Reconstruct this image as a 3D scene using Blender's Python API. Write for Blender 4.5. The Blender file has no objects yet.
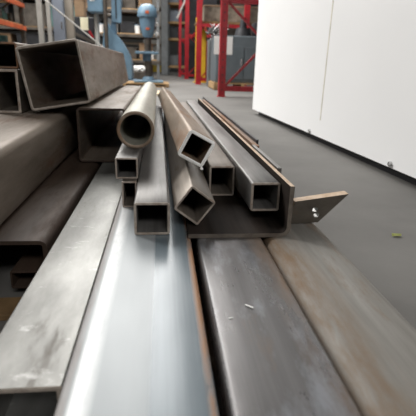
import bpy, bmesh, math, random
from mathutils import Vector, Matrix
random.seed(7)
C = bpy.context.scene.collection
SC = bpy.context.scene
R = math.radians

# ------------------------------------------------------------------ camera
cam_d = bpy.data.cameras.new('camera'); cam = bpy.data.objects.new('camera', cam_d); C.objects.link(cam)
SC.camera = cam
cam_d.sensor_width = 36.0; cam_d.lens = 36.0 * 430.0 / 416.0
cam_d.clip_start = 0.02; cam_d.clip_end = 200
YAW, PITCH, ROLL, EYE = 0.110578, 0.320121, 0.03, 0.42
F = Vector((math.sin(YAW)*math.cos(PITCH), math.cos(YAW)*math.cos(PITCH), -math.sin(PITCH)))
R0 = Vector((math.cos(YAW), -math.sin(YAW), 0)); U0 = R0.cross(F)
CR = math.cos(ROLL)*R0 + math.sin(ROLL)*U0; CU = math.cos(ROLL)*U0 - math.sin(ROLL)*R0
m = Matrix((CR, CU, -F)).transposed().to_4x4(); m.translation = Vector((0, 0, EYE))
cam.matrix_world = m
cam_d.dof.use_dof = True; cam_d.dof.focus_distance = 0.95; cam_d.dof.aperture_fstop = 8.0

# ------------------------------------------------------------------ world and lights
W = bpy.data.worlds.new('world'); SC.world = W; W.use_nodes = True
bg = W.node_tree.nodes['Background']; bg.inputs[0].default_value = (0.93, 0.97, 1.0, 1); bg.inputs[1].default_value = 0.3

def area(name, loc, target, sx, sy, power, col=(1, 0.98, 0.95)):
    d = bpy.data.lights.new(name, 'AREA'); d.shape = 'RECTANGLE'; d.size = sx; d.size_y = sy
    d.energy = power; d.color = col
    o = bpy.data.objects.new(name, d); C.objects.link(o); o.location = loc
    o.rotation_euler = (Vector(target) - Vector(loc)).to_track_quat('-Z', 'Y').to_euler()
    return o
area('ceiling_and_fill_light', (-1.25, 9.8, 5.4), (-1.25, 9.8, 0), 4.3, 9.0, 940)
area('ceiling_and_fill_light', (-4.8, 5.4, 5.4), (-2.0, 4.2, 0), 1.4, 8.0, 960)
area('ceiling_and_fill_light', (1.2, -4.6, 4.6), (0.2, 1.0, 0), 3.0, 1.2, 150)  # added fill lamp behind the camera, lifts the front ends of the tubes
area('ceiling_and_fill_light', (0.3, 22.0, 5.4), (0.3, 22.0, 0), 3.0, 5.0, 90)

SC.view_settings.view_transform = 'Standard'; SC.view_settings.look = 'None'
SC.view_settings.gamma = 1.0; SC.view_settings.use_curve_mapping = False
SC.view_settings.exposure = 0.18

# ------------------------------------------------------------------ helpers: materials
def plain(name, col, rough=0.6, metal=0.0, var=0.25, scale=6.0, spec=0.4):
    M = bpy.data.materials.new(name); M.use_nodes = True; nt = M.node_tree; N = nt.nodes; L = nt.links
    b = N['Principled BSDF']; b.inputs['Roughness'].default_value = rough; b.inputs['Metallic'].default_value = metal
    b.inputs['Specular IOR Level'].default_value = spec
    tc = N.new('ShaderNodeTexCoord'); no = N.new('ShaderNodeTexNoise'); no.inputs['Scale'].default_value = scale
    no.inputs['Detail'].default_value = 5; L.new(tc.outputs['Object'], no.inputs['Vector'])
    cr = N.new('ShaderNodeValToRGB'); L.new(no.outputs['Fac'], cr.inputs[0])
    lo = [c*(1-var) for c in col]; hi = [min(1, c*(1+var*0.6)) for c in col]
    cr.color_ramp.elements[0].position = 0.3; cr.color_ramp.elements[0].color = (*lo, 1)
    cr.color_ramp.elements[1].position = 0.72; cr.color_ramp.elements[1].color = (*hi, 1)
    L.new(cr.outputs[0], b.inputs['Base Color'])
    return M

def steel(name, lo, hi, rust=(0.16, 0.075, 0.03), rust_at=0.62, rough=(0.3, 0.5), metal=0.85,
          stretch=(28, 1.2, 28), edge=None, seed=0.0, blot=7.0, smear=None, band=None, edge2=None, spec=0.5, strip=None):
    """Mill steel: streaks drawn out along the bar, rust blotches, patchy gloss. edge=(x0,x1,col): rust band by local x."""
    M = bpy.data.materials.new(name); M.use_nodes = True; nt = M.node_tree; N = nt.nodes; L = nt.links
    b = N['Principled BSDF']; b.inputs['Specular IOR Level'].default_value = spec
    tc = N.new('ShaderNodeTexCoord')
    mp = N.new('ShaderNodeMapping'); mp.inputs['Scale'].default_value = stretch; mp.inputs['Location'].default_value = (seed, seed*1.7, 0)
    L.new(tc.outputs['Object'], mp.inputs[0])
    n1 = N.new('ShaderNodeTexNoise'); n1.inputs['Scale'].default_value = 1.0; n1.inputs['Detail'].default_value = 6; n1.inputs['Roughness'].default_value = 0.65
    L.new(mp.outputs[0], n1.inputs['Vector'])
    c1 = N.new('ShaderNodeValToRGB'); L.new(n1.outputs['Fac'], c1.inputs[0])
    c1.color_ramp.elements[0].position = 0.3; c1.color_ramp.elements[0].color = (*lo, 1)
    c1.color_ramp.elements[1].position = 0.72; c1.color_ramp.elements[1].color = (*hi, 1)
    mp2 = N.new('ShaderNodeMapping'); mp2.inputs['Scale'].default_value = (blot*1.6, blot*0.35, blot*1.6); mp2.inputs['Location'].default_value = (seed*3+5, seed, 2)
    L.new(tc.outputs['Object'], mp2.inputs[0])
    n2 = N.new('ShaderNodeTexNoise'); n2.inputs['Scale'].default_value = 1.0; n2.inputs['Detail'].default_value = 8; n2.inputs['Roughness'].default_value = 0.7
    L.new(mp2.outputs[0], n2.inputs['Vector'])
    rm = N.new('ShaderNodeMapRange'); rm.inputs['From Min'].default_value = rust_at; rm.inputs['From Max'].default_value = rust_at+0.16
    L.new(n2.outputs['Fac'], rm.inputs['Value'])
    fac = rm.outputs[0]
    if edge:
        sp = N.new('ShaderNodeSeparateXYZ'); L.new(tc.outputs['Object'], sp.inputs[0])
        e = N.new('ShaderNodeMapRange'); e.inputs['From Min'].default_value = edge[0]; e.inputs['From Max'].default_value = edge[1]
        L.new(sp.outputs['X'], e.inputs['Value'])
        eo = e.outputs[0]
        if edge2:
            e2 = N.new('ShaderNodeMapRange'); e2.inputs['From Min'].default_value = edge2[0]; e2.inputs['From Max'].default_value = edge2[1]
            L.new(sp.outputs['X'], e2.inputs['Value'])
            ea = N.new('ShaderNodeMath'); ea.operation = 'MAXIMUM'; L.new(eo, ea.inputs[0]); L.new(e2.outputs[0], ea.inputs[1]); eo = ea.outputs[0]
        mu = N.new('ShaderNodeMath'); mu.operation = 'MULTIPLY'; L.new(eo, mu.inputs[0])
        er = N.new('ShaderNodeMapRange'); er.inputs['From Min'].default_value = 0.38; er.inputs['From Max'].default_value = 0.55
        L.new(n2.outputs['Fac'], er.inputs['Value']); L.new(er.outputs[0], mu.inputs[1])
        mx = N.new('ShaderNodeMath'); mx.operation = 'MAXIMUM'; L.new(fac, mx.inputs[0]); L.new(mu.outputs[0], mx.inputs[1])
        fac = mx.outputs[0]
    mix = N.new('ShaderNodeMix'); mix.data_type = 'RGBA'
    L.new(fac, mix.inputs[0]); L.new(c1.outputs[0], mix.inputs[6]); mix.inputs[7].default_value = (*rust, 1)
    col = mix.outputs[2]
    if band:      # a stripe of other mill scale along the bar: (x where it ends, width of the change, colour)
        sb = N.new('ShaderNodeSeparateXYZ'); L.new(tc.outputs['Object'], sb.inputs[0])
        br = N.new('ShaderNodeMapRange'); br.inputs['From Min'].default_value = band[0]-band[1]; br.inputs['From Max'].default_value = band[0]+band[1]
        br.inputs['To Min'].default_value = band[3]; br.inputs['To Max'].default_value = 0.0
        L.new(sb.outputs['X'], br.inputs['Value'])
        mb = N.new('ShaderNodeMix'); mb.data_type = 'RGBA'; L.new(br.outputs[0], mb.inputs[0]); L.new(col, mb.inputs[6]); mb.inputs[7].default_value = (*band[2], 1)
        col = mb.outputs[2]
    if strip:     # ground-bright strip along one edge, broken up by scuffs: (x0, x1, feather, colour)
        ss = N.new('ShaderNodeSeparateXYZ'); L.new(tc.outputs['Object'], ss.inputs[0])
        ra = N.new('ShaderNodeMapRange'); ra.inputs['From Min'].default_value = strip[0]-strip[2]*0.3; ra.inputs['From Max'].default_value = strip[0]+strip[2]*0.3
        rc = N.new('ShaderNodeMapRange'); rc.inputs['From Min'].default_value = strip[1]-strip[2]; rc.inputs['From Max'].default_value = strip[1]+strip[2]; rc.inputs['To Min'].default_value = 1.0; rc.inputs['To Max'].default_value = 0.0
        L.new(ss.outputs['X'], ra.inputs['Value']); L.new(ss.outputs['X'], rc.inputs['Value'])
        mt = N.new('ShaderNodeMath'); mt.operation = 'MULTIPLY'; L.new(ra.outputs[0], mt.inputs[0]); L.new(rc.outputs[0], mt.inputs[1])
        m2 = N.new('ShaderNodeMath'); m2.operation = 'MULTIPLY'; L.new(mt.outputs[0], m2.inputs[0])
        nr = N.new('ShaderNodeMapRange'); nr.inputs['From Min'].default_value = 0.36; nr.inputs['From Max'].default_value = 0.56; nr.inputs['To Min'].default_value = 0.25
        L.new(n2.outputs['Fac'], nr.inputs['Value']); L.new(nr.outputs[0], m2.inputs[1])
        mq = N.new('ShaderNodeMix'); mq.data_type = 'RGBA'; L.new(m2.outputs[0], mq.inputs[0]); L.new(col, mq.inputs[6]); mq.inputs[7].default_value = (*strip[3], 1)
        col = mq.outputs[2]
    if smear:     # pale scuffs: (threshold, colour, scale)
        ms = N.new('ShaderNodeMapping'); ms.inputs['Scale'].default_value = smear[2]; ms.inputs['Location'].default_value = (seed+9, seed*2, 4)
        L.new(tc.outputs['Object'], ms.inputs[0])
        ns = N.new('ShaderNodeTexNoise'); ns.inputs['Scale'].default_value = 1.0; ns.inputs['Detail'].default_value = 7; ns.inputs['Roughness'].default_value = 0.72
        L.new(ms.outputs[0], ns.inputs['Vector'])
        sr = N.new('ShaderNodeMapRange'); sr.inputs['From Min'].default_value = smear[0]; sr.inputs['From Max'].default_value = smear[0]+0.12; sr.inputs['To Max'].default_value = 0.8
        L.new(ns.outputs['Fac'], sr.inputs['Value'])
        mm = N.new('ShaderNodeMix'); mm.data_type = 'RGBA'; L.new(sr.outputs[0], mm.inputs[0]); L.new(col, mm.inputs[6]); mm.inputs[7].default_value = (*smear[1], 1)
        col = mm.outputs[2]
    L.new(col, b.inputs['Base Color'])
    me = N.new('ShaderNodeMapRange'); me.inputs['To Min'].default_value = metal; me.inputs['To Max'].default_value = metal*0.35
    L.new(fac, me.inputs['Value']); L.new(me.outputs[0], b.inputs['Metallic'])
    ro = N.new('ShaderNodeMapRange'); ro.inputs['From Min'].default_value = 0.35; ro.inputs['From Max'].default_value = 0.65
    ro.inputs['To Min'].default_value = rough[0]; ro.inputs['To Max'].default_value = rough[1]
    L.new(n2.outputs['Fac'], ro.inputs['Value'])
    ad = N.new('ShaderNodeMath'); ad.operation = 'MULTIPLY_ADD'; L.new(fac, ad.inputs[0]); ad.inputs[1].default_value = 0.2; L.new(ro.outputs[0], ad.inputs[2])
    rough_out = ad.outputs[0]
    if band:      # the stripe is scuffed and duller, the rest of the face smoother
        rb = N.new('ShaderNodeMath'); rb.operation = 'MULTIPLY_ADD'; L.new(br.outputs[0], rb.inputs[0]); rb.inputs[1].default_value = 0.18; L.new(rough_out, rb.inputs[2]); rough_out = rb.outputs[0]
    L.new(rough_out, b.inputs['Roughness'])
    bu = N.new('ShaderNodeBump'); bu.inputs['Strength'].default_value = 0.12; bu.inputs['Distance'].default_value = 0.002
    L.new(n2.outputs['Fac'], bu.inputs['Height']); L.new(bu.outputs[0], b.inputs['Normal'])
    return M

# ------------------------------------------------------------------ helpers: meshes
def link(name, bm, mats, parent=None, smooth=False):
    me = bpy.data.meshes.new(name); bm.normal_update(); bm.to_mesh(me); bm.free()
    for M in (mats if isinstance(mats, (list, tuple)) else [mats]): me.materials.append(M)
    if smooth:
        for p in me.polygons: p.use_smooth = True
        me.set_sharp_from_angle(angle=R(40))
    o = bpy.data.objects.new(name, me); C.objects.link(o)
    if parent: o.parent = parent
    return o
def tag(o, label=None, cat=None, group=None, kind=None):
    if label: o['label'] = label
    if cat: o['category'] = cat
    if group: o['group'] = group
    if kind: o['kind'] = kind
    return o
def empty(name, loc, label, cat, group=None, rz=0):
    o = bpy.data.objects.new(name, None); o.empty_display_size = 0.05; C.objects.link(o)
    o.location = loc; o.rotation_euler = (0, 0, rz)
    return tag(o, label, cat, group)
def box(bm, x0, x1, y0, y1, z0, z1, bev=0.0, mi=0):
    M = Matrix.Translation(((x0+x1)/2, (y0+y1)/2, (z0+z1)/2)) @ Matrix.Diagonal((abs(x1-x0), abs(y1-y0), abs(z1-z0), 1))
    b2 = bmesh.new(); bmesh.ops.create_cube(b2, size=1.0, matrix=M)
    if bev: bmesh.ops.bevel(b2, geom=b2.edges[:], offset=bev, segments=2, affect='EDGES', profile=0.5)
    merge(bm, b2, mi)
def merge(bm, b2, mi=0):
    mp = {}
    for v in b2.verts: mp[v] = bm.verts.new(v.co)
    for f in b2.faces:
        try: g = bm.faces.new([mp[v] for v in f.verts]); g.material_index = mi; g.smooth = f.smooth
        except ValueError: pass
    b2.free()
def bar(bm, a, b, w, h=None, mi=0, bev=0.0):
    """rectangular bar from a to b"""
    h = h or w; a = Vector(a); b = Vector(b); d = b-a; l = d.length
    q = d.to_track_quat('Y', 'Z').to_matrix().to_4x4()
    b2 = bmesh.new(); bmesh.ops.create_cube(b2, size=1.0, matrix=Matrix.Diagonal((w, l, h, 1)))
    if bev: bmesh.ops.bevel(b2, geom=b2.edges[:], offset=bev, segments=1, affect='EDGES')
    bmesh.ops.transform(b2, matrix=Matrix.Translation((a+b)/2) @ q, verts=b2.verts); merge(bm, b2, mi)
def rod(bm, a, b, r, r2=None, n=20, mi=0, cap=True):
    a = Vector(a); b = Vector(b); d = b-a
    q = d.to_track_quat('Z', 'Y').to_matrix().to_4x4()
    b2 = bmesh.new(); bmesh.ops.create_cone(b2, cap_ends=cap, segments=n, radius1=r, radius2=r if r2 is None else r2, depth=d.length)
    bmesh.ops.transform(b2, matrix=Matrix.Translation((a+b)/2) @ q, verts=b2.verts); merge(bm, b2, mi)
def lathe(bm, prof, cx=0, cy=0, n=28, mi=0):
    rings = []
    for r, z in prof:
        if r < 1e-6: rings.append([bm.verts.new((cx, cy, z))])
        else: rings.append([bm.verts.new((cx+r*math.cos(2*math.pi*k/n), cy+r*math.sin(2*math.pi*k/n), z)) for k in range(n)])
    for A, B in zip(rings, rings[1:]):
        for k in range(n):
            j = (k+1) % n
            vs = [A[k % len(A)], A[j % len(A)], B[j % len(B)], B[k % len(B)]]
            u = []
            for v in vs:
                if v not in u: u.append(v)
            if len(u) > 2: bm.faces.new(u).material_index = mi
def prism(bm, pts, y0, y1, mi=0, bev=0.0):
    """outline in x,z pushed along y"""
    b2 = bmesh.new()
    f0 = [b2.verts.new((x, y0, z)) for x, z in pts]; f1 = [b2.verts.new((x, y1, z)) for x, z in pts]
    b2.faces.new(f0); b2.faces.new(f1[::-1]); n = len(pts)
    for k in range(n): b2.faces.new([f0[(k+1) % n], f0[k], f1[k], f1[(k+1) % n]])
    bmesh.ops.recalc_face_normals(b2, faces=b2.faces[:])
    if bev: bmesh.ops.bevel(b2, geom=b2.edges[:], offset=bev, segments=2, affect='EDGES')
    merge(bm, b2, mi)
def rrect(w, h, r, n=5):
    """rounded rectangle, x centred, z from 0 to h, counter-clockwise"""
    if r <= 0: return [(w/2, 0), (w/2, h), (-w/2, h), (-w/2, 0)]
    P = []
    for cx, cz, a0 in ((w/2-r, r, -90), (w/2-r, h-r, 0), (-w/2+r, h-r, 90), (-w/2+r, r, 180)):
        for k in range(n+1):
            a = R(a0+90*k/n); P.append((cx+r*math.cos(a), cz+r*math.sin(a)))
    return P
def inset(w, h, r, t, n=5):
    return [(x, z+t) for x, z in rrect(w-2*t, h-2*t, max(r-t, 0.0004), n)]
def hollow(outer, inner, L, name, mats, segs=14, jag=0.0):
    """hollow section of the given outlines along +y; mats[0] skin, mats[1] cut end"""
    bm = bmesh.new(); n = len(outer)
    lip = 0.0012
    def ring(pts, y, jg=0): return [bm.verts.new((x, y+(random.uniform(-jg, jg) if jg else 0), z)) for x, z in pts]
    cen = (sum(p[0] for p in outer)/n, sum(p[1] for p in outer)/n)
    def toward(a, b, d): return [(p[0]+(q[0]-p[0])*d, p[1]+(q[1]-p[1])*d) for p, q in zip(a, b)]
    ys = [L*k/segs for k in range(segs+1)]; ys[0] = lip; ys[-1] = L-lip
    O = [ring(outer, y) for y in ys]; I = [ring(inner, y) for y in ys]
    E0o, E0i = ring(toward(outer, inner, 0.2), 0, jag), ring(toward(outer, inner, 0.8), 0, jag)
    E1o, E1i = ring(toward(outer, inner, 0.2), L), ring(toward(outer, inner, 0.8), L)
    def quad(A, B, mi, flip=False):
        for k in range(n):
            j = (k+1) % n; vs = [A[k], A[j], B[j], B[k]]
            f = bm.faces.new(vs[::-1] if flip else vs); f.material_index = mi
    for a, b in zip(O, O[1:]): quad(a, b, 0, True)
    for a, b in zip(I, I[1:]): quad(a, b, 0)
    quad(E0o, O[0], 1, True); quad(E0i, E0o, 1, True); quad(I[0], E0i, 1, True)
    quad(O[-1], E1o, 1, True); quad(E1o, E1i, 1, True); quad(E1i, I[-1], 1, True)
    bmesh.ops.recalc_face_normals(bm, faces=bm.faces[:])
    o = link(name, bm, mats, smooth=True)
    return o
def square_tube(name, w, h, t, r, L, x, y, z, mats, yaw=0.0, roll=0.0, pitch=0.0, jag=0.0):
    """x: centre of the underside, y: front end, z: underside (for roll 0)"""
    o = hollow(rrect(w, h, r), inset(w, h, r, t), L, name, mats, jag=jag)
    o.location = (x, y, z); o.rotation_mode = 'XYZ'
    o.matrix_world = Matrix.Translation((x, y, z)) @ Matrix.Rotation(R(yaw), 4, 'Z') @ Matrix.Rotation(R(pitch), 4, 'X') @ Matrix.Rotation(R(roll), 4, 'Y')
    return o

# ------------------------------------------------------------------ materials
EDGE = steel('brown_grey_cut_end', (0.22, 0.18, 0.15), (0.52, 0.46, 0.40), rust_at=0.55, rust=(0.24, 0.13, 0.07), rough=(0.4, 0.6), metal=0.15, stretch=(60, 60, 60), blot=30)
BRIGHT = steel('bright_cut_end', (0.82, 0.82, 0.8), (0.97, 0.97, 0.95), rust_at=0.85, rough=(0.4, 0.6), metal=0.0, stretch=(80, 80, 80), blot=40)
GREY = steel('grey_mill_steel', (0.085, 0.083, 0.08), (0.27, 0.26, 0.25), rust_at=0.66, rough=(0.36, 0.5), metal=0.5, seed=1)
GREYB = steel('brown_grey_mill_steel', (0.115, 0.099, 0.084), (0.257, 0.223, 0.189), rust_at=0.55, rust=(0.12, 0.07, 0.04), rough=(0.4, 0.55), metal=0.5, seed=3)
TAN = steel('tan_rusted_steel', (0.17, 0.12, 0.085), (0.35, 0.275, 0.21), rust_at=0.50, rust=(0.25, 0.125, 0.055), rough=(0.42, 0.58), metal=0.35, seed=5)
PIPE = steel('pale_pipe_steel', (0.31, 0.305, 0.255), (0.58, 0.565, 0.49), rust_at=0.62, rust=(0.22, 0.15, 0.08), rough=(0.4, 0.52), metal=0.4, seed=8, stretch=(14, 3, 14))
BROWN = steel('dark_brown_steel', (0.028, 0.018, 0.013), (0.075, 0.05, 0.036), rust_at=0.52, rust=(0.04, 0.02, 0.011), rough=(0.5, 0.65), metal=0.3, seed=11)
OLIVE = steel('grey_brown_heavy_steel', (0.12, 0.093, 0.07), (0.28, 0.235, 0.195), rust_at=0.54, rust=(0.14, 0.078, 0.048), rough=(0.45, 0.6), metal=0.35, seed=13, stretch=(16, 2.5, 16))
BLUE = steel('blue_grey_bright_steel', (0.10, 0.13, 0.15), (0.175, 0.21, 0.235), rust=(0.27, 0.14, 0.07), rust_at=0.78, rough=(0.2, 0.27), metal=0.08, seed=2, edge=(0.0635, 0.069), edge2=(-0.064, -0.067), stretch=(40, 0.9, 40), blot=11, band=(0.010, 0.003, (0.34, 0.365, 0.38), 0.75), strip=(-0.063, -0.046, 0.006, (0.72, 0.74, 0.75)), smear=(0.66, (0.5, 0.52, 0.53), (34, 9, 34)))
PLATE = steel('pale_smeared_steel', (0.15, 0.15, 0.142), (0.31, 0.31, 0.295), rust=(0.12, 0.1, 0.078), rust_at=0.60, rough=(0.3, 0.5), metal=0.5, seed=6, stretch=(14, 5, 14), blot=9, smear=(0.58, (0.55, 0.55, 0.54), (12, 18, 12)))
DARK = steel('dark_blue_grey_steel', (0.055, 0.053, 0.053), (0.15, 0.145, 0.148), rust=(0.12, 0.08, 0.052), rust_at=0.6, rough=(0.22, 0.38), metal=0.55, seed=9, edge=(0.025, 0.045), stretch=(30, 0.7, 30), smear=(0.5, (0.2, 0.21, 0.23), (11, 3.2, 11)))
RBEAM = steel('weathered_grey_steel', (0.105, 0.096, 0.083), (0.255, 0.248, 0.23), rust=(0.165, 0.112, 0.07), rust_at=0.53, rough=(0.55, 0.7), metal=0.15, seed=14, stretch=(22, 1.6, 22), edge=(0.0, -0.035), blot=8, spec=0.35)
RUST = steel('brown_rusted_steel', (0.14, 0.085, 0.055), (0.31, 0.20, 0.135), rust_at=0.48, rust=(0.28, 0.125, 0.055), rough=(0.5, 0.7), metal=0.2, seed=4)
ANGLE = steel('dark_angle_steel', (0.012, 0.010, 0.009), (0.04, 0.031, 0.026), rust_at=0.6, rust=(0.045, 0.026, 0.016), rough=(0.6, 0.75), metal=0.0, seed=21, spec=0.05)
DPL = steel('tan_grey_plate_steel', (0.11, 0.095, 0.078), (0.2, 0.178, 0.15), rust_at=0.58, rust=(0.22, 0.13, 0.07), rough=(0.4, 0.55), metal=0.3, seed=31, stretch=(20, 20, 20))
TORCH = steel('pale_torch_cut_rim', (0.24, 0.2, 0.165), (0.5, 0.45, 0.4), rust_at=0.6, rust=(0.22, 0.11, 0.05), rough=(0.4, 0.6), metal=0.3, stretch=(50, 50, 50), blot=40)
SHEAR = steel('rusty_sheared_edge', (0.36, 0.25, 0.16), (0.55, 0.43, 0.32), rust_at=0.55, rust=(0.30, 0.16, 0.07), rough=(0.5, 0.7), metal=0.2, stretch=(60, 60, 60), blot=25)

# floor: worn grey concrete
def concrete():
    M = bpy.data.materials.new('worn_concrete'); M.use_nodes = True; nt = M.node_tree; N = nt.nodes; L = nt.links
    b = N['Principled BSDF']; tc = N.new('ShaderNodeTexCoord')
    n1 = N.new('ShaderNodeTexNoise'); n1.inputs['Scale'].default_value = 1.3; n1.inputs['Detail'].default_value = 9; n1.inputs['Roughness'].default_value = 0.62
    L.new(tc.outputs['Object'], n1.inputs['Vector'])
    c1 = N.new('ShaderNodeValToRGB'); L.new(n1.outputs['Fac'], c1.inputs[0])
    c1.color_ramp.elements[0].position = 0.32; c1.color_ramp.elements[0].color = (0.125, 0.121, 0.115, 1)
    c1.color_ramp.elements[1].position = 0.7; c1.color_ramp.elements[1].color = (0.19, 0.185, 0.175, 1)
    mp = N.new('ShaderNodeMapping'); mp.inputs['Scale'].default_value = (3.2, 6.5, 1); mp.inputs['Rotation'].default_value = (0, 0, 0.5)
    L.new(tc.outputs['Object'], mp.inputs[0])
    n2 = N.new('ShaderNodeTexNoise'); n2.inputs['Scale'].default_value = 1; n2.inputs['Detail'].default_value = 10; n2.inputs['Roughness'].default_value = 0.75
    L.new(mp.outputs[0], n2.inputs['Vector'])
    r2 = N.new('ShaderNodeMapRange'); r2.inputs['From Min'].default_value = 0.62; r2.inputs['From Max'].default_value = 0.75; r2.inputs['To Max'].default_value = 0.35
    L.new(n2.outputs['Fac'], r2.inputs['Value'])
    mix = N.new('ShaderNodeMix'); mix.data_type = 'RGBA'; L.new(r2.outputs[0], mix.inputs[0]); L.new(c1.outputs[0], mix.inputs[6]); mix.inputs[7].default_value = (0.36, 0.35, 0.33, 1)
    L.new(mix.outputs[2], b.inputs['Base Color']); b.inputs['Roughness'].default_value = 0.7; b.inputs['Specular IOR Level'].default_value = 0.2
    bu = N.new('ShaderNodeBump'); bu.inputs['Strength'].default_value = 0.1; bu.inputs['Distance'].default_value = 0.004
    n3 = N.new('ShaderNodeTexNoise'); n3.inputs['Scale'].default_value = 60; L.new(tc.outputs['Object'], n3.inputs['Vector'])
    L.new(n3.outputs['Fac'], bu.inputs['Height']); L.new(bu.outputs[0], b.inputs['Normal'])
    return M
CONC = concrete()
WALLG = plain('pale_wall_paint', (0.3, 0.3, 0.29), 0.8, var=0.1, scale=1.0)
WALLD = plain('dark_wall_paint', (0.1, 0.1, 0.1), 0.8, var=0.1, scale=1.0)
WHITE = plain('white_panel_paint', (0.9, 0.905, 0.91), 0.45, var=0.03, scale=1.2)
STAIN = plain('yellowed_sealant', (0.62, 0.57, 0.45), 0.7, var=0.3, scale=12)
BLACK = plain('gap_shade_black', (0.012, 0.012, 0.014), 0.7, var=0.3)
RED = plain('red_rack_paint', (0.36, 0.012, 0.02), 0.42, var=0.3, scale=5)
YELLOW = plain('yellow_paint', (0.72, 0.45, 0.03), 0.45, var=0.2)
MBLUE = plain('light_blue_machine_paint', (0.135, 0.225, 0.305), 0.4, var=0.22, scale=5)
MBLUED = plain('mid_blue_machine_paint', (0.085, 0.15, 0.215), 0.4, var=0.25, scale=5)
CAB = plain('slate_grey_paint', (0.115, 0.14, 0.155), 0.45, var=0.2, scale=3)
GREYP = plain('rack_grey_paint', (0.15, 0.16, 0.165), 0.5, var=0.25)
PALEG = plain('pale_grey_paint', (0.45, 0.44, 0.41), 0.5, var=0.2, scale=4)
TANP = plain('dull_tan_paint', (0.27, 0.24, 0.2), 0.6, var=0.2, scale=4)
BLUEG = plain('blue_grey_paint', (0.21, 0.24, 0.29), 0.45, var=0.15, scale=3)
GREEN = plain('green_machine_paint', (0.075, 0.15, 0.11), 0.5, var=0.4, scale=6)
TEAL = plain('teal_paint', (0.10, 0.22, 0.21), 0.5, var=0.3)
ORANGE = plain('orange_beam_paint', (0.5, 0.10, 0.03), 0.5, var=0.3)
WOOD = plain('raw_pallet_wood', (0.42, 0.27, 0.13), 0.75, var=0.35, scale=7)
WOODP = plain('pale_new_wood', (0.66, 0.54, 0.36), 0.75, var=0.2, scale=7)
WOODD = plain('dark_dunnage_wood', (0.24, 0.15, 0.07), 0.8, var=0.4, scale=14)
CARD = plain('brown_cardboard', (0.26, 0.17, 0.10), 0.8, var=0.2)
CREAM = plain('cream_card', (0.75, 0.70, 0.50), 0.7, var=0.08)
PAPER = plain('white_paper', (0.8, 0.8, 0.78), 0.7, var=0.05)
CHAR = plain('charcoal_metal', (0.035, 0.036, 0.04), 0.5, metal=0.3, var=0.4)
BUND = plain('dull_tan_wrap', (0.2, 0.17, 0.13), 0.7, var=0.5, scale=9)
IRON = plain('oily_iron', (0.11, 0.095, 0.08), 0.45, metal=0.5, var=0.4)
CHROME = plain('bright_metal', (0.6, 0.6, 0.6), 0.25, metal=0.9, var=0.1)
LEAF = plain('yellow_green_scrap', (0.45, 0.48, 0.16), 0.7, var=0.2)
TAPEY = plain('yellow_floor_tape', (0.65, 0.48, 0.05), 0.6, var=0.2)

# ------------------------------------------------------------------ setting
bm = bmesh.new(); box(bm, -12, 12, -8, 32, -0.1, 0.0); tag(link('floor', bm, CONC), kind='structure')
bm = bmesh.new(); box(bm, -12, 12, 32, 32.2, 0, 6); tag(link('wall_back', bm, WALLG), kind='structure')
bm = bmesh.new(); box(bm, -12.2, -12, -8, 32, 0, 6); tag(link('wall_left', bm, WALLG), kind='structure')
bm = bmesh.new(); box(bm, 12, 12.2, -8, 32, 0, 6); tag(link('wall_right', bm, WALLG), kind='structure')
bm = bmesh.new(); box(bm, -12, 12, -8.2, -8, 0, 6); tag(link('wall_front', bm, WALLD), kind='structure')
bm = bmesh.new(); box(bm, -12.2, 12.2, -8.2, 32.2, 6, 6.2); tag(link('ceiling', bm, WALLG), kind='structure')

# ------------------------------------------------------------------ white booth on the right
bth = empty('panel_booth', (0.84, 4.05, 0), 'big white panelled booth wall with a black gap under it, right of the steel', 'booth', rz=R(2.0))
def bx(x0, x1, y0, y1, z0, z1, mat, name, parent, bev=0.0):
    bm = bmesh.new(); box(bm, x0, x1, y0, y1, z0, z1, bev); return link(name, bm, mat, parent)
for y0, y1 in ((-1.64, 0.0), (-4.6, -1.64)):
    bx(0, 0.06, y0, y1, 0.045, 2.35, WHITE, 'wall_panel', bth)
bx(-0.0012, 0.001, -1.644, -1.636, 0.14, 2.35, STAIN, 'seam_strip', bth)
bx(0.0, 1.6, -0.06, 0.0, 0.045, 2.35, WHITE, 'end_panel', bth, 0.002).location = (0.06, 0, 0)
bx(0.05, 1.6, -4.55, -0.05, 0.0, 0.045, BLACK, 'gap_shade_fill', bth)  # black filler under the booth, its colour stands in for the gap's shade
for y in (-1.5, -2.42):
    bm = bmesh.new(); rod(bm, (0.002, y, 0.062), (-0.012, y, 0.062), 0.009, n=6); box(bm, -0.003, 0.004, y-0.016, y+0.016, 0.047, 0.06)
    link('anchor_bolt', bm, CHROME, bth)

# ------------------------------------------------------------------ bottom tier of the stock pile
ZT = 0.12
# dunnage timbers under everything
for y, lab in ((0.5, 'dark wooden bearer under the front of the steel bars'), (2.3, 'dark wooden bearer under the far end of the steel bars')):
    bm = bmesh.new(); box(bm, -0.62, 0.3, y, y+0.1, 0, 0.019, 0.002)
    tag(link('wooden_bearer', bm, WOODD), lab, 'timber', 'bearers under the steel')
ZB = 0.02
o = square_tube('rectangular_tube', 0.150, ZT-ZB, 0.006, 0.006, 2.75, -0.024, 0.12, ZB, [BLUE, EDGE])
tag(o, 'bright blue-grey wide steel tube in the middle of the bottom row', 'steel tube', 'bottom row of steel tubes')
o = square_tube('rectangular_tube', 0.0905, ZT-ZB-0.003, 0.006, 0.002, 2.6, -0.1447, 0.357, ZB, [PLATE, EDGE])
tag(o, 'pale smeared steel tube left of the blue-grey one, its open end near the camera', 'steel tube', 'bottom row of steel tubes')
o = square_tube('rectangular_tube', 0.122, ZT-ZB, 0.006, 0.007, 2.6, 0.122, 0.12, ZB, [DARK, EDGE])
tag(o, 'dark grey steel tube with a white fleck, between the blue-grey one and the weathered one', 'steel tube', 'bottom row of steel tubes')
o = square_tube('rectangular_tube', 0.134, ZT-ZB, 0.006, 0.022, 2.3, 0.254, 0.12, ZB, [RBEAM, EDGE])
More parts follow.
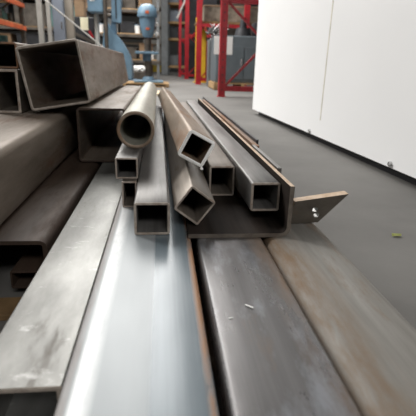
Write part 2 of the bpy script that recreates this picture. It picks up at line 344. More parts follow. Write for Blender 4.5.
tag(o, 'weathered tan-grey steel tube on the right edge of the pile beside the floor', 'steel tube', 'bottom row of steel tubes')
# inverted channel on the left with a small tube under it
def channel_down(w, h, t, r, L):
    out = [(w/2, 0)]
    for cx, a0 in ((w/2-r, 0), (-w/2+r, 90)):
        for k in range(6):
            a = R(a0+90*k/5); out.append((cx+r*math.cos(a), h-r+r*math.sin(a)))
    out += [(-w/2, 0), (-w/2+t, 0)]
    ri = max(r-t, 0.001)
    for cx, a0 in ((-w/2+t+ri, 180), (w/2-t-ri, 90)):
        for k in range(6):
            a = R(a0-90*k/5); out.append((cx+ri*math.cos(a), h-t-ri+ri*math.sin(a)))
    out += [(w/2-t, 0)]
    return out
def section(name, pts, L, mats):
    bm = bmesh.new(); n = len(pts); segs = 12
    rings = [[bm.verts.new((x, L*s/segs, z)) for x, z in pts] for s in range(segs+1)]
    for A, B in zip(rings, rings[1:]):
        for k in range(n): bm.faces.new([A[(k+1) % n], A[k], B[k], B[(k+1) % n]]).material_index = 0
    f = bm.faces.new(rings[0]); f.material_index = 1; g = bm.faces.new(rings[-1][::-1]); g.material_index = 1
    bmesh.ops.triangulate(bm, faces=[f, g])
    bmesh.ops.recalc_face_normals(bm, faces=bm.faces[:])
    if len(mats) > 2:          # the sheared long edge of an upright leg
        top = max(v.co.z for v in bm.verts)
        for f in bm.faces:
            if all(abs(v.co.z-top) < 1e-5 for v in f.verts): f.material_index = 2
    return link(name, bm, mats, smooth=True)
o = section('steel_channel', channel_down(0.30, 0.097, 0.0075, 0.014, 2.0), 2.0, [BROWN, BROWN])
o.location = (-0.355, 0.73, ZB); o.rotation_euler = (0, 0, R(-0.3))
tag(o, 'dark brown steel channel turned legs down under the left tubes', 'steel channel')
o = square_tube('square_tube', 0.05, 0.035, 0.004, 0.004, 1.5, -0.252, 0.735, ZB, [BROWN, BROWN])
tag(o, 'small dark tube lying under the brown channel at lower left', 'steel tube')
bm = bmesh.new(); box(bm, -0.42, -0.215, 0.66, 0.72, 0, 0.012, 0.002)
tag(link('wood_offcut', bm, WOODD), 'brown wood offcut on the floor under the brown channel', 'timber')

# second tier left
o = square_tube('rectangular_tube', 0.21, 0.144, 0.008, 0.018, 2.6, -0.402, 0.5, 0.1175, [OLIVE, EDGE], yaw=0.5)
tag(o, 'wide grey-brown rectangular tube running out of the left edge of the picture', 'steel tube', 'heavy tubes stacked at the left')
o = square_tube('rectangular_tube', 0.148, 0.1675, 0.007, 0.012, 1.45, -0.1865, 1.365, 0.1192, [OLIVE, BROWN], yaw=0.4)
tag(o, 'large dark-mouthed square tube behind the round pipe, under the tilted one', 'steel tube', 'heavy tubes stacked at the left')
# big tilted tube
th = R(9.6); w = 0.184
bl = Vector((-0.399, 0.2695))
cx = bl.x + math.cos(th)*w/2; cz = bl.y + math.sin(th)*w/2
o = square_tube('square_tube', w, 0.188, 0.0078, 0.012, 1.72, cx, 1.395, cz, [OLIVE, TORCH], roll=-9.6, yaw=0.3, jag=0.0014)
tag(o, 'largest square tube, open end tilted, on top of the left stack', 'steel tube', 'heavy tubes stacked at the left')
o = square_tube('rectangular_tube', 0.076, 0.130, 0.008, 0.005, 1.4, -0.4690, 1.40, 0.2625, [GREYB, EDGE], yaw=0.3)
tag(o, 'upright grey rectangular tube tucked left of the largest tilted tube', 'steel tube')
o = square_tube('rectangular_tube', 0.12, 0.076, 0.006, 0.008, 1.4, -0.4945, 1.43, 0.3935, [OLIVE, RUST], yaw=0.3)
tag(o, 'dark rusty-lipped tube at the left edge, on the upright grey tube', 'steel tube')

# ------------------------------------------------------------------ angle bar with its load
def angle_pts(w, h, t, ri):
    RO = 0.018
    pts = [(0, 0), (w-RO, 0)]
    for k in range(5):
        a = R(-90+90*(k+1)/5); pts.append((w-RO+RO*math.cos(a), RO+RO*math.sin(a)))
    pts += [(w, h), (w-t, h)]
    for k in range(6):
        a = R(0-90*k/5); pts.append((w-t-ri+ri*math.cos(a), t+ri+ri*math.sin(a)))
    pts += [(0, t)]
    return pts
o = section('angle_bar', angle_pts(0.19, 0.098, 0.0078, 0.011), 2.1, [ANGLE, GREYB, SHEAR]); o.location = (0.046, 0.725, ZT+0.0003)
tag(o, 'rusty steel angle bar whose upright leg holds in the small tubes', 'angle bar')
ZA = ZT+0.0084
o = square_tube('square_bar', 0.03, 0.022, 0.004, 0.002, 1.5, 0.193, 0.95, ZA, [RUST, EDGE])
tag(o, 'thin rusty bar under the right-hand square tube on the angle', 'steel bar')
SMALL = 'small square tubes on the angle bar'
# A  front left
o = square_tube('square_tube', 0.0650, 0.0625, 0.005, 0.005, 1.95, -0.0195, 0.742, ZT+0.0004, [GREY, EDGE], yaw=0.45)
tag(o, 'grey square tube lying flat, nearest to the camera, on the blue-grey tube', 'steel tube', SMALL)
# B diamond
def diamond(name, w, t, r, L, cx, cz, y, roll, mats, yaw, jag=0.0, pitch=0.0):
    a = R(roll)
    # centre of section at (cx, cz); underside centre from it
    o = hollow([(x, z-w/2) for x, z in rrect(w, w, r)], [(x, z-w/2) for x, z in inset(w, w, r, t)], L, name, mats, jag=jag)
    o.matrix_world = Matrix.Translation((cx, y, cz)) @ Matrix.Rotation(R(yaw), 4, 'Z') @ Matrix.Rotation(R(pitch), 4, 'X') @ Matrix.Rotation(a, 4, 'Y')
    return o
wB = 0.0575
aB = 37
zB = ZA + wB/2*(math.cos(R(aB))+math.sin(R(aB))) + 0.0004
o = diamond('square_tube', wB, 0.0045, 0.004, 1.9, 0.0600, zB, 0.765, aB, [GREYB, EDGE], yaw=0.5)
tag(o, 'brown-grey square tube turned on its corner, right of the nearest flat tube', 'steel tube', SMALL)
# D, E
o = square_tube('square_tube', 0.060, 0.072, 0.005, 0.005, 1.75, 0.1374, 0.962, ZA+0.0003, [GREYB, EDGE], yaw=0.6)
tag(o, 'square tube under the bright-cut one, left of the right-hand tube', 'steel tube', SMALL)
o = square_tube('square_tube', 0.0575, 0.058, 0.005, 0.005, 2.0, 0.1990, 0.785, ZA+0.0223, [GREY, EDGE], yaw=0.6)
tag(o, 'right-hand grey square tube against the rusty upright leg of the angle', 'steel tube', SMALL)
# C bright cut, diamond on top
zC = 0.2515
o = diamond('square_tube', 0.0615, 0.0045, 0.008, 1.75, 0.0715, zC, 0.905, 28, [TAN, EDGE], yaw=1.9)
tag(o, 'rust-tan square tube on its corner with a bright cut end, topmost of the small tubes', 'steel tube', SMALL)
ce = hollow([(x*1.02, (z-0.0615/2)*1.02) for x, z in rrect(0.0615, 0.0615, 0.008)], [(x, z-0.0615/2) for x, z in inset(0.0615, 0.0615, 0.008, 0.0066)], 0.003, 'cut_end', [BRIGHT, BRIGHT], segs=2, jag=0.0008)
ce.parent = o; ce.location = (0, -0.0035, 0); ce['label'] = 'bright freshly sawn end'
bm = bmesh.new(); b2 = bmesh.new(); bmesh.ops.create_icosphere(b2, subdivisions=2, radius=0.004)
for v in b2.verts: v.co *= random.uniform(0.7, 1.25)
merge(bm, b2); bu = link('burr', bm, BRIGHT, o, True); bu.location = (0.0300, -0.004, -0.0315); bu['label'] = 'bright torn burr'
# G, F, pipe
o = square_tube('rectangular_tube', 0.032, 0.0585, 0.004, 0.003, 1.6, -0.0715, 0.905, ZT+0.0004, [GREYB, EDGE], yaw=0.4)
tag(o, 'upright tube half hidden left of the nearest flat tube, on the blue-grey one', 'steel tube', SMALL)
o = square_tube('square_tube', 0.0485, 0.0465, 0.004, 0.003, 1.75, -0.0775, 0.925, ZT+0.0594, [GREY, EDGE], yaw=0.4)
tag(o, 'square tube directly under the round pipe', 'steel tube', SMALL)
n = 40; ro, ri = 0.0440, 0.0362
circ = lambda r: [(r*math.cos(2*math.pi*k/n), r*math.sin(2*math.pi*k/n)) for k in range(n)]
o = hollow(circ(ro), circ(ri), 1.72, 'round_pipe', [PIPE, TAN]); o.location = (-0.0625, 1.03, ZT+0.1064+ro); o.rotation_euler = (0, 0, R(0.5))
tag(o, 'pale round steel pipe on top of the small tubes', 'pipe')

# bars on the right of the angle, on edge and staggered
G = 'flat bars on edge beside the angle'
for x, t, y0, y1, h, mt, lab in (
    (0.2390, 0.006, 0.800, 2.4, 0.090, SHEAR, 'orange-rusted flat bar on edge, touching the outside of the angle, ending nearest the drilled plate'),
    (0.2470, 0.009, 0.870, 1.15, 0.098, GREY, 'grey flat bar on edge, second outward from the angle'),
    (0.2590, 0.013, 1.155, 2.8, 0.094, RUST, 'brown rusted flat bar on edge, third outward from the angle'),
    (0.2690, 0.007, 1.200, 2.9, 0.103, CHAR, 'black flat bar on edge, outermost beside the floor')):
    bm = bmesh.new(); box(bm, -t/2, t/2, 0, y1-y0, 0, h, 0.001); o = link('flat_bar', bm, mt); o.location = (x, y0, ZT+0.0004)
    tag(o, lab, 'steel bar', G)

# drilled plate with a flat bar behind it
dp = empty('drilled_plate', (0.30, 0.76, ZT), 'sheared steel plate with two bolt holes leaning on the right-hand tube', 'steel plate')
bm = bmesh.new()
pts = [(0.2475, ZT+0.001), (0.313, ZT+0.004), (0.354, 0.1945), (0.253, 0.1765)]
pts = [(x-0.30, z-ZT) for x, z in pts]
# plate with two round holes: outline + hole loops, filled by triangulation
def plate_with_holes(bm, outline, holes, y0, y1, lean):
    loops = [outline]+[[(hx+r*math.cos(2*math.pi*k/18), hz+r*math.sin(2*math.pi*k/18)) for k in range(18)] for hx, hz, r in holes]
    for y, sgn in ((y0, 1), (y1, -1)):
        es = []
        for lp in loops:
            vs = [bm.verts.new((x, y+lean*z, z)) for x, z in lp]
            es += [bm.edges.new((vs[k], vs[(k+1) % len(vs)])) for k in range(len(vs))]
        r = bmesh.ops.triangle_fill(bm, use_beauty=True, use_dissolve=False, edges=es)
        for f in r['geom']:
            if isinstance(f, bmesh.types.BMFace): f.material_index = 0
    bm.verts.ensure_lookup_table()
    tot = sum(len(l) for l in loops); i = 0
    for li, lp in enumerate(loops):
        nn = len(lp)
        for k in range(nn):
            a, b = bm.verts[i+k], bm.verts[i+(k+1) % nn]; c, d = bm.verts[tot+i+(k+1) % nn], bm.verts[tot+i+k]
            bm.faces.new([a, b, c, d]).material_index = 1 if li == 0 else 2
        i += nn
    bmesh.ops.recalc_face_normals(bm, faces=bm.faces[:])
plate_with_holes(bm, pts, [(-0.002, 0.0365, 0.0058), (0.0045, 0.0235, 0.0058)], 0.034, 0.056, -0.5)
link('plate', bm, [DPL, SHEAR, PLATE], dp)
bm = bmesh.new(); bar(bm, (-0.037, 0.062, 0.038), (-0.037, 0.20, 0.038), 0.012, 0.066, bev=0.001); fb = link('flat_leg', bm, PLATE, dp)

# flecks
bm = bmesh.new(); bar(bm, (-0.005, 0.004, 0.0008), (0.004, -0.004, 0.0008), 0.0025, 0.0012); o = link('white_fleck', bm, PAPER); o.location = (0.113, 0.487, ZT+0.0001)
tag(o, 'larger white sliver on the dark grey tube', 'fleck', 'white flecks on the dark tube')
bm = bmesh.new(); bar(bm, (-0.003, 0.0, 0.0005), (0.003, 0.001, 0.0005), 0.0015, 0.0008); o = link('white_fleck', bm, PAPER); o.location = (0.084, 0.461, ZT+0.0001)
tag(o, 'smaller white speck on the dark grey tube, left of the sliver', 'fleck', 'white flecks on the dark tube')
bm = bmesh.new()
v = [bm.verts.new(p) for p in ((-0.014, -0.004, 0.001), (-0.004, -0.008, 0.004), (0.012, -0.005, 0.002), (0.016, 0.004, 0.005), (0.002, 0.008, 0.002), (-0.01, 0.006, 0.006))]
bm.faces.new(v); bmesh.ops.solidify(bm, geom=bm.faces[:], thickness=0.0012)
o = link('leaf_scrap', bm, LEAF); o.location = (0.62, 1.01, 0.0015)
tag(o, 'yellow-green scrap lying on the concrete floor', 'scrap')

# ------------------------------------------------------------------ red rack row on the right
def rack_frame(x, y, label, depth=1.05, h=3.0, w=0.095, zs=(0.10, 1.24, 2.4)):
    t = empty('pallet_rack', (x, y, 0), label, 'rack', 'red rack frames along the aisle')
    for dx in (0, depth):
        bm = bmesh.new(); box(bm, dx-w/2, dx+w/2, -0.045, 0.045, 0.004, h, 0.004)
        for k in range(int(h/0.1)): rod(bm, (dx, -0.044, 0.1+k*0.1), (dx, -0.0465, 0.1+k*0.1), 0.010, n=8, mi=1)
        p = link('post', bm, [RED, CHAR], t)
        bm = bmesh.new(); box(bm, dx-w/2-0.02, dx+w/2+0.02, -0.06, 0.06, 0, 0.006); link('foot_plate', bm, RED, p)
    for z in zs:
        bm = bmesh.new(); box(bm, w/2, depth-w/2, -0.03, 0.03, z-0.02, z+0.05); link('cross_member', bm, RED, t)
    for (a, b) in (((w/2, zs[0]+.05), (depth-w/2, zs[1]-.1)), ((w/2, zs[1]), (depth-w/2, zs[0]+.25))):
        bm = bmesh.new(); bar(bm, (a[0], 0, a[1]), (b[0], 0, b[1]), 0.03, 0.03); link('brace', bm, RED, t)
    return t
RX = ((0.84, 6.29), (0.82, 10.2), (0.75, 13.9), (0.64, 16.3))
for (x, y), lab in zip(RX, ('nearest red rack upright frame, left of the white booth', 'second red rack upright frame from the booth, in front of the yellow column',
                          'third red rack upright frame from the booth', 'farthest red rack upright frame, beside the grey racking')):
    rack_frame(x, y, lab, w=0.12 if 8 < y < 15 else 0.095)
def beam(a, b, lab, mat=RED, grp='red rack beams'):
    bm = bmesh.new(); bar(bm, a, b, 0.05, 0.09); tag(link('rack_beam', bm, mat), lab, 'rack beam', grp)
beam((0.83, 6.34, 2.62), (0.82, 10.15, 2.62), 'red beam high between the two nearest red frames')
beam((0.90, 10.25, 1.22), (0.90, 13.85, 1.2), 'red beam between the second and third red frames, by the yellow column')
# slate machine cabinet with paper, on a pallet in the first bay
def pallet(x, y, w, l, label, mat=WOOD, h=0.1, grp='wooden pallets'):
    t = empty('wooden_pallet', (x, y, 0), label, 'pallet', grp)
    nb = 6
    for k in range(nb):
        b = l/nb; bx(-w/2, w/2, -l/2+k*b+0.01, -l/2+(k+1)*b-0.01, h-0.02, h, mat, 'deck_board', t)
    for dx in (-w/2+0.03, 0, w/2-0.03): bx(dx-0.03, dx+0.03, -l/2+.01, l/2-.01, 0.02, h-0.02, mat, 'stringer', t)
    for k in (0, 1): bx(-w/2, w/2, -l/2+.02+k*(l-0.14), -l/2+.1+k*(l-0.14), 0, 0.02, mat, 'bottom_board', t)
    return t
pallet(1.45, 8.45, 1.05, 1.0, 'wooden pallet under the slate grey cabinet', WOOD, 0.13)
cb = empty('machine_cabinet', (1.45, 8.45, 0.13), 'slate grey machine cabinet on a pallet behind the nearest red frame', 'cabinet')
bx(-0.5, 0.5, -0.42, 0.42, 0, 0.80, CAB, 'housing', cb, 0.02)
bx(-0.47, 0.0, -0.43, -0.42, 0.06, 0.62, CAB, 'door_panel', cb, 0.004); bx(0.02, 0.47, -0.43, -0.42, 0.06, 0.62, CAB, 'door_panel', cb, 0.004)
bm = bmesh.new(); box(bm, -0.05, -0.03, -0.45, -0.43, 0.3, 0.42, 0.004); link('handle', bm, CHROME, cb)
bm = bmesh.new(); rod(bm, (0.02, -0.1, 0.8), (0.02, -0.1, 0.95), 0.16, 0.12); rod(bm, (0.02, -0.1, 0.95), (0.02, -0.1, 1.12), 0.07, 0.05); box(bm, 0.2, 0.45, -0.2, 0.1, 0.8, 1.05, 0.03); rod(bm, (0.32, -0.1, 1.05), (0.32, -0.1, 1.4), 0.04)
link('motor_head', bm, CHAR, cb, True)
bm = bmesh.new(); box(bm, -0.54, -0.21, -0.4325, -0.4305, 0.50, 0.80); o = link('paper_sheet', bm, PAPER); o.location = (1.45, 8.45, 0.11)
tag(o, 'white paper sheet on the slate cabinet behind the nearest red upright', 'paper')
# silver clutter beside it
t = empty('metal_parts_bin', (1.10, 9.35, 0), 'tall dark bin piled with silver scrap behind the slate cabinet', 'bin')
bx(-0.16, 0.2, -0.2, 0.2, 0, 0.92, GREYP, 'bin_body', t, 0.01)
bm = bmesh.new()
for k in range(46):
    a = Vector((random.uniform(-.15, .19), random.uniform(-.18, .18), random.uniform(.92, 1.2)))
    d = Vector((random.uniform(-1, 1), random.uniform(-1, 1), random.uniform(-.4, 1))).normalized()*random.uniform(.05, .12)
    bar(bm, a, a+d, random.uniform(.01, .03), random.uniform(.01, .03))
tag(link('scrap_metal', bm, CHROME, t), kind='stuff')
# yellow column
t = empty('yellow_hoist', (0.955, 11.3, 0), 'yellow column hoist with a yellow arm between the red frames', 'hoist')
bx(-0.13, 0.13, -0.08, 0.08, 0.02, 1.52, YELLOW, 'column', t, 0.02)
bx(-0.17, 0.17, -0.13, 0.13, 0, 0.02, YELLOW, 'base_plate', t)
bm = bmesh.new(); bar(bm, (0.1, 0, 1.46), (0.48, 0.0, 1.43), 0.1, 0.13, bev=0.015); link('arm', bm, YELLOW, t)
# maroon bin and tall dark stock behind red frames
def crate(x, y, z, w, d, h, mat, label, cat='crate', grp=None, name='storage_crate', lid=None, rz=0):
    t = empty(name, (x, y, z+0.002), label, cat, grp, rz)
    bx(-w/2, w/2, -d/2, d/2, 0, h, mat, 'crate_body', t, min(0.015, h*0.1))
    bx(-w/2-0.008, w/2+0.008, -d/2-0.008, d/2+0.008, h-0.035, h-0.005, lid or mat, 'rim', t, 0.003)
    return t
crate(1.17, 12.0, 0, 0.15, 0.5, 1.0, RED, 'red upright locker behind the second red frame', 'locker', name='locker')
crate(1.85, 12.3, 0, 0.6, 1.4, 1.9, IRON, 'tall dark crate behind the red locker', 'crate', name='tall_crate')
crate(1.61, 10.76, 1.35, 1.35, 0.78, 0.34, BUND, 'dull tan bundle on the red beams above the slate cabinet', 'bundle', name='stock_bundle', lid=CARD)
bx_ = bmesh.new(); box(bx_, 0.78, 2.8, 10.32, 11.19, 1.31, 1.35); tag(link('rack_deck', bx_, WOODD), 'dark wooden deck under the dull tan bundle in the red rack', 'shelf deck')
crate(1.25, 15.2, 0, 0.9, 1.6, 2.6, CHAR, 'tall dark crate behind the third red frame', 'crate', name='tall_crate')

# ------------------------------------------------------------------ generic shelving
def shelving(x, y, w, d, h, levels, label, rz=0, post=GREYP, deck=WOOD, bm_mat=None, cat='shelving', pw=0.07, brace=True, bh=0.07, grp='storage racks'):
    """origin at the front-left foot; width along local x, depth along local y"""
    t = empty('storage_rack', (x, y, 0), label, cat, grp, rz)
    for px in (0, w):
        for py in (0, d):
            bx(px-pw/2, px+pw/2, py-pw/2, py+pw/2, 0, h, post, 'upright', t, 0.004)
        if brace:
            z = 0.2; s = 1
            while z+0.7 < h:
                bm = bmesh.new(); a, b = (0, d) if s > 0 else (d, 0)
                bar(bm, (px, a, z), (px, b, z+0.6), 0.03); link('side_brace', bm, post, t); z += 0.7; s = -s
    for z in levels:
        for py in (-pw/2-0.02, d+pw/2-0.02):
            bx(-pw/2, w+pw/2, py, py+0.04, z-bh, z, bm_mat or post, 'beam', t, 0.003)
        bx(-pw/2, w+pw/2, -0.01, d+0.01, z, z+0.025, deck, 'deck', t)
    return t
# rack along the left aisle: front plane x=-2.54, running in y from 6.85 to 8.55
lr = shelving(-2.47, 6.9, 1.7, 0.8, 2.4, (0.32, 0.99, 1.36, 2.0), 'left-hand rack with orange beams, behind the tilted tube', rz=R(90), post=IRON, deck=WOOD, bm_mat=ORANGE)
def block_machine(x, y, z, w, d, h, mat, label, rz=0, cat='machine'):
    t = empty('machine_part', (x, y, z+0.002), label, cat, 'machine parts on the left-hand rack', rz)
    bx(-w/2, w/2, -d/2, d/2, 0, h*0.55, mat, 'casting', t, 0.02)
    bm = bmesh.new(); rod(bm, (-w*0.2, 0, h*0.55), (-w*0.2, 0, h), w*0.2); box(bm, 0, w*0.4, -d*0.3, d*0.3, h*0.55, h*0.85, 0.01); link('motor', bm, mat, t, True)
    bm = bmesh.new(); rod(bm, (0, -d/2, h*0.3), (0, -d/2-0.05, h*0.3), w*0.16); link('hand_wheel', bm, IRON, t)
    return t
ys = 7.15
for k, (mat, zz, hh, ww, lab) in enumerate((
    (GREEN, 1.025, 0.30, 0.42, 'green machine casting on the middle shelf, nearest on the left-hand rack'),
    (GREEN, 1.025, 0.32, 0.40, 'green machine casting on the middle shelf, second on the left-hand rack'),
    (TEAL, 1.025, 0.26, 0.36, 'teal machine part on the middle shelf, far end of the left-hand rack'),
    (CHAR, 0.345, 0.5, 0.42, 'black machine part on the low shelf, nearest on the left-hand rack'),
    (MBLUED, 0.345, 0.48, 0.40, 'blue machine part on the low shelf, second on the left-hand rack'),
    (TEAL, 0.345, 0.55, 0.36, 'teal machine part on the low shelf, far end of the left-hand rack'),
    (GREEN, 1.385, 0.5, 0.44, 'green machine part on the upper shelf, nearest on the left-hand rack'),
    (CARD, 1.385, 0.35, 0.40, 'brown box-shaped part on the upper shelf, second on the left-hand rack'),
    (CHAR, 1.385, 0.45, 0.36, 'black machine part on the upper shelf, far end of the left-hand rack'))):
    block_machine(-2.82, 7.2+(k % 3)*0.53, zz, ww, 0.46, hh, mat, lab, rz=R(90))
# pale columns and the blue-grey locker
bm = bmesh.new(); box(bm, -2.30, -2.21, 8.95, 9.05, 0, 3.2, 0.005); tag(link('steel_column', bm, PALEG), 'pale grey wide column left of the blue-grey locker', 'column', 'pale columns')
bm = bmesh.new(); box(bm, -2.13, -2.065, 8.95, 9.05, 0, 3.2, 0.005); tag(link('steel_column', bm, PALEG), 'pale grey narrow column touching the blue-grey locker side', 'column', 'pale columns')
t = empty('locker', (-1.94, 9.25, 0), 'tall blue-grey metal locker left of the dark machine', 'locker')
bx(-0.105, 0.105, -0.2, 0.2, 0, 2.2, BLUEG, 'locker_body', t, 0.008); bx(-0.09, 0.09, -0.212, -0.2, 0.1, 2.1, BLUEG, 'door', t, 0.003)
bx(0.05, 0.07, -0.23, -0.212, 1.0, 1.12, CHROME, 'handle', t)
bm = bmesh.new(); box(bm, -1.83, -1.69, 9.15, 9.3, 0, 3.2, 0.005); tag(link('steel_column', bm, TANP), 'dull tan column between the blue-grey locker and the dark power unit', 'column', 'pale columns')
# inclined pale conduit
bm = bmesh.new(); rod(bm, (-2.0, 7.75, 1.45), (-0.90, 7.75, 0.60), 0.011); rod(bm, (-0.90, 7.75, 0.60), (-0.78, 7.75, 0.0), 0.011)
tag(link('steel_conduit', bm, PALEG), 'pale slanting steel conduit above the tilted square tube', 'conduit')

# dark machine with a brown box on top, tag and red lever
t = empty('power_unit', (-1.63, 10.3, 0), 'dark power unit with a red lever, left of the blue machine', 'machine')
bx(-0.2, 0.2, -0.25, 0.25, 0, 1.31, CHAR, 'housing', t, 0.02)
bm = bmesh.new(); bar(bm, (-0.2, -0.28, 0.98), (0.22, -0.28, 0.8), 0.04, 0.06); link('slanted_rail', bm, IRON, t)
bm = bmesh.new(); bar(bm, (0.10, -0.29, 1.04), (0.18, -0.29, 0.90), 0.05, 0.05, bev=0.01); link('lever', bm, RED, t)
crate(-1.72, 10.25, 1.31, 0.2, 0.3, 0.36, CARD, 'brown cardboard box on top of the dark power unit', 'box', name='cardboard_box')
bm = bmesh.new(); box(bm, -0.08, 0.08, -0.002, 0.002, -0.25, 0, 0.0); o = link('card_tag', bm, CREAM); o.location = (-1.625, 10.04, 1.305)
tag(o, 'cream card tag hanging on the dark power unit', 'tag')

# blue machine
bmx = empty('milling_machine', (-0.985, 9.65, 0), 'light blue machine tool with sloping base, left of the drill press', 'machine')
BX = -0.9
bm = bmesh.new()
prism(bm, [(-0.40, 0.08), (0.34, 0.08), (0.35, 0.30), (0.33, 0.45), (0.26, 0.60), (0.15, 0.78), (0.0, 0.95), (-0.10, 1.10), (-0.14, 1.12), (-0.2, 0.62), (-0.42, 0.5)], -0.2, 0.25, bev=0.02)
link('base_casting', bm, MBLUE, bmx)
bx(-0.46, 0.4, -0.26, 0.32, 0.0, 0.085, MBLUED, 'foot', bmx, 0.01)
hd = bx(-0.42, -0.14, -0.25, 0.1, 1.24, 1.78, MBLUE, 'head', bmx, 0.025)
bm = bmesh.new(); rod(bm, (-0.30, 0, 0.5), (-0.30, 0, 1.26), 0.045); link('spindle_column', bm, PALEG, bmx, True)
bm = bmesh.new(); rod(bm, (-0.10, -0.30, 0.085), (-0.10, -0.30, 1.9), 0.035); link('pole', bm, IRON, bmx, True)
bm = bmesh.new(); prism(bm, [(-0.02, 1.10), (0.16, 1.08), (0.17, 1.70), (0.0, 1.72)], -0.12, 0.06, bev=0.012); sl = link('slide_bracket', bm, MBLUE, bmx)
bm = bmesh.new(); box(bm, 0.06, 0.085, -0.126, -0.118, 1.16, 1.62); link('slot', bm, CHAR, sl)
bm = bmesh.new(); prism(bm, [(-0.06, 0.92), (0.06, 0.9), (0.06, 1.12), (-0.02, 1.14)], -0.08, 0.05, bev=0.01); link('neck', bm, MBLUED, bmx)
bm = bmesh.new(); rod(bm, (-0.1, -0.14, 1.2), (-0.02, -0.14, 1.2), 0.04); rod(bm, (-0.36, -0.27, 1.52), (-0.28, -0.27, 1.52), 0.05, mi=0); link('knob', bm, IRON, bmx)
bx(-0.37, -0.29, -0.256, -0.25, 1.42, 1.5, PAPER, 'name_plate', hd)

bmx.scale = (1.09, 1.09, 1.085)
# drill press on a pallet
pallet(-0.30, 8.85, 0.86, 0.95, 'orange-edged wooden pallet under the drill press', WOOD, 0.075)
dx, dy, dz = -0.262, 8.75, 0.075
d = empty('drill_press', (dx, dy, dz), 'light blue floor drill press with a domed head, standing on a pallet', 'drill press')
bx(-0.27, 0.29, -0.28, 0.28, 0, 0.045, MBLUE, 'base', d, 0.015)
bm = bmesh.new(); lathe(bm, [(0.0, 0.045), (0.12, 0.045), (0.11, 0.09), (0.075, 0.12), (0.0, 0.12)]); link('column_flange', bm, MBLUE, d, True)
bm = bmesh.new(); rod(bm, (0, 0, 0.1), (0, 0, 1.0), 0.065); link('column', bm, IRON, d, True)
bm = bmesh.new(); box(bm, -0.24, 0.20, -0.22, 0.16, 0.555, 0.60, 0.008); tb = link('table', bm, MBLUE, d)
bm = bmesh.new(); rod(bm, (-0.02, -0.03, 0.42), (-0.02, -0.03, 0.555), 0.085); link('table_bracket', bm, MBLUED, tb, True)
bm = bmesh.new()
lathe(bm, [(0.0, 0.86), (0.08, 0.87), (0.115, 0.93), (0.135, 1.05), (0.15, 1.20), (0.155, 1.245), (0.0, 1.245)], 0, -0.06); h = link('head', bm, MBLUE, d, True)
bm = bmesh.new(); lathe(bm, [(0.0, 1.235), (0.185, 1.24), (0.19, 1.27), (0.185, 1.33), (0.165, 1.40), (0.12, 1.455), (0.06, 1.48), (0.0, 1.485)], 0, -0.06); link('belt_cover', bm, MBLUE, d, True)
bx(-0.035, 0.035, -0.262, -0.247, 1.29, 1.34, ORANGE, 'badge', d, 0.004)
bx(-0.03, 0.04, -0.215, -0.18, 1.0, 1.04, ORANGE, 'switch', h, 0.004)
bm = bmesh.new(); rod(bm, (0.0, -0.08, 0.66), (0.0, -0.08, 0.87), 0.022); rod(bm, (0, -0.08, 0.74), (0, -0.08, 0.8), 0.04); link('spindle', bm, IRON, d, True)
bm = bmesh.new()
for a in (20, 140, 260):
    rod(bm, (-0.13, -0.06, 0.98), (-0.15, -0.06+0.14*math.cos(R(a)), 0.98+0.14*math.sin(R(a))), 0.008)
link('feed_handle', bm, IRON, d)
for z in (1.12, 0.94):
    bm = bmesh.new(); b2 = bmesh.new(); bmesh.ops.create_uvsphere(b2, u_segments=14, v_segments=8, radius=0.04, matrix=Matrix.Translation((0.17, -0.03, z))); merge(bm, b2)
    rod(bm, (0.10, -0.03, z), (0.16, -0.03, z), 0.012); link('pale_knob', bm, PAPER, d, True)
d.scale = (0.98, 0.98, 0.93)
# pale board and floor strip beyond the tubes
bm = bmesh.new(); box(bm, -0.07, 0.12, 6.1, 6.9, 0, 0.03, 0.003); tag(link('wood_board', bm, WOODP), 'pale board on the floor behind the far end of the pipe', 'board')

# shelves behind the machines
shelving(-2.0, 12.0, 1.9, 0.9, 3.2, (0.5, 1.12, 1.70, 2.3), 'dark rack with wooden decks behind the blue machine and drill press', post=GREYP, deck=WOOD, bm_mat=IRON)
k = 0
DESC = [(-1.75, .42, .34, CHAR, 'black crate'), (-1.3, .36, .4, IRON, 'brown crate'), (-0.86, .40, .3, GREYP, 'grey crate'), (-0.42, .34, .42, CHAR, 'charcoal crate')]
for zi, (z, lv) in enumerate(((0, 'floor level'), (0.525, 'lowest deck'), (1.145, 'second deck'), (1.725, 'third deck'), (2.325, 'top deck'))):
    for j, (x, w_, h_, mt, nm) in enumerate(DESC):
        mt2 = (CHAR, IRON, GREYP, CARD, CHAR, PAPER if (zi, j) == (1, 2) else IRON)[(zi*3+j*2) % 6]
        word = {CHAR: 'black', IRON: 'dark brown', GREYP: 'grey', CARD: 'cardboard-brown', PAPER: 'white'}[mt2]
        place = ('far left', 'left of middle', 'right of middle', 'far right')[j]
        crate(x, 12.45, z, w_, 0.6, h_*(0.95 if z else 0.9), mt2, f'{word} crate on the {lv} of the dark rack, {place}', 'crate', 'crates on the dark rack')
def bucket(x, y, z, r, h, mat, label):
    t = empty('bucket', (x, y, z+0.002), label, 'bucket', 'buckets on the dark rack')
    bm = bmesh.new(); lathe(bm, [(0, 0), (r*.85, 0), (r, h), (r*1.05, h), (r*1.05, h-.02), (r*1.02, h-.03)], n=18); link('bucket_body', bm, mat, t, True)
    bm = bmesh.new(); lathe(bm, [(0, h+.012), (r*1.04, h+.01), (r*1.06, h-.015), (r*1.02, h-.015)], n=18); link('lid', bm, PAPER if mat is not PAPER else MBLUED, t, True)
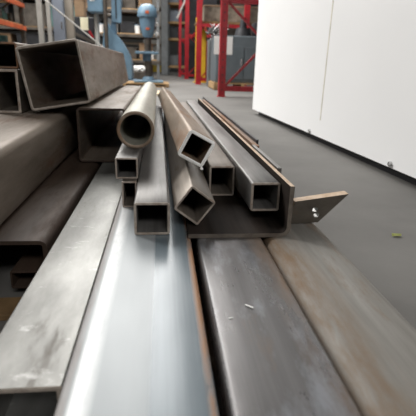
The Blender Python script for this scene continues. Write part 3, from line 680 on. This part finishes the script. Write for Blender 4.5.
for x, z, mat, lab in ((-1.55, 1.145, PAPER, 'white bucket on the second deck of the dark rack, left'), (-0.62, 1.145, PAPER, 'white bucket on the second deck of the dark rack, behind the drill press'),
                       (-1.1, 0.525, ORANGE, 'orange bucket on the lowest deck of the dark rack'), (-0.28, 0.525, PAPER, 'white bucket on the lowest deck of the dark rack'),
                       (-0.28, 1.145, YELLOW, 'yellow bucket on the second deck of the dark rack'), (-1.05, 1.725, MBLUED, 'blue bucket on the third deck of the dark rack')):
    bucket(x, 12.06, z, 0.074, 0.2, mat, lab)
t = empty('rag_pile', (-0.55, 11.5, 0), 'white crumpled sheet heap left of the drill press column', 'rags')
bm = bmesh.new(); b2 = bmesh.new(); bmesh.ops.create_icosphere(b2, subdivisions=3, radius=1.0)
for v in b2.verts:
    n_ = v.co.copy(); s = 1+0.22*math.sin(n_.x*9+n_.y*5)*math.cos(n_.z*8); v.co = Vector((n_.x*0.2*s, n_.y*0.15*s, 0.28+n_.z*0.09*s))
merge(bm, b2); link('sheet', bm, PAPER, t, True)
bx(-0.24, 0.24, -0.2, 0.2, 0, 0.22, IRON, 'box_base', t, 0.01)

# far racking on the right of the aisle
fr = shelving(0.24, 19.0, 1.5, 0.9, 4.2, (0.35, 1.42, 2.05, 2.75, 3.4), 'grey far rack with wooden decks at the end of the aisle', post=GREYP, deck=WOOD, bm_mat=WOOD, pw=0.16)
for z in (0.375, 1.445, 2.075, 2.775):
    for j, x in enumerate((0.5, 0.95, 1.4)):
        mt = (CHAR, IRON, GREYP, CHAR, BLUEG)[(j+int(z*7)) % 5]
        nm = {CHAR: 'black', IRON: 'dark brown', GREYP: 'grey', BLUEG: 'blue-grey'}[mt]
        lv = {0.375: 'lowest', 1.445: 'second', 2.075: 'third', 2.775: 'fourth'}[z]
        crate(x, 19.4, z, 0.36, 0.5, 0.42, mt, f'{nm} box on the {lv} deck of the grey far rack, ' + ('left', 'middle', 'right')[j], 'box', 'boxes on the far rack', name='storage_box')
bm = bmesh.new(); box(bm, -0.02, 0.24, 18.4, 18.7, 0, 4.5, 0.01); tag(link('building_column', bm, GREYP), 'dark grey steel building column left of the far grey rack', 'column')
bm = bmesh.new(); bar(bm, (0.46, 14.25, 1.75), (0.97, 14.25, 2.82), 0.1, 0.05); 
tag(link('slanted_plank', bm, PALEG), 'pale plank slanting up across the third red frame', 'plank')
# far white door panel and yellow guard
bm = bmesh.new(); box(bm, -1.0, -0.05, 25.0, 25.1, 0.35, 4.5); tag(link('white_screen', bm, PALEG), 'pale screen far behind the drill press', 'screen')
bm = bmesh.new(); box(bm, -1.0, -0.05, 24.95, 25.15, 0, 0.35); tag(link('guard_rail', bm, TAPEY), 'yellow guard at the foot of the far pale screen', 'guard')
# racks filling the far left
shelving(-6.2, 13.5, 4.0, 1.0, 4.0, (0.5, 1.3, 2.1, 2.9), 'wide dark rack far behind the pale columns', post=IRON, deck=WOODD)
for z, lv in ((0, 'floor'), (0.525, 'lowest deck'), (1.325, 'second deck'), (2.125, 'third deck'), (2.925, 'top deck')):
    for j in range(4):
        mt = (CHAR, GREEN, IRON, CARD, TEAL)[(j*2+int(z*3)) % 5]
        nm = {CHAR: 'black', IRON: 'dark brown', GREEN: 'green', CARD: 'cardboard-brown', TEAL: 'teal'}[mt]
        crate(-5.7+j*1.0, 14.0, z, 0.85, 0.7, 0.45 if z == 0 else 0.6, mt, f'{nm} crate on the {lv} of the wide dark rack, ' + ('far left', 'left of middle', 'right of middle', 'far right')[j], 'crate', 'crates on the wide dark rack')
# dark stock behind the red rack
shelving(1.9, 18.5, 3.5, 0.9, 4.2, (0.5, 1.4, 2.3, 3.2), 'dark rack far behind the red frames', post=IRON, deck=WOODD)
shelving(-1.9, 22.0, 1.9, 0.9, 4.6, (0.5, 1.3, 2.1, 2.9, 3.7), 'dark rack far beyond the drill press', post=IRON, deck=WOODD)
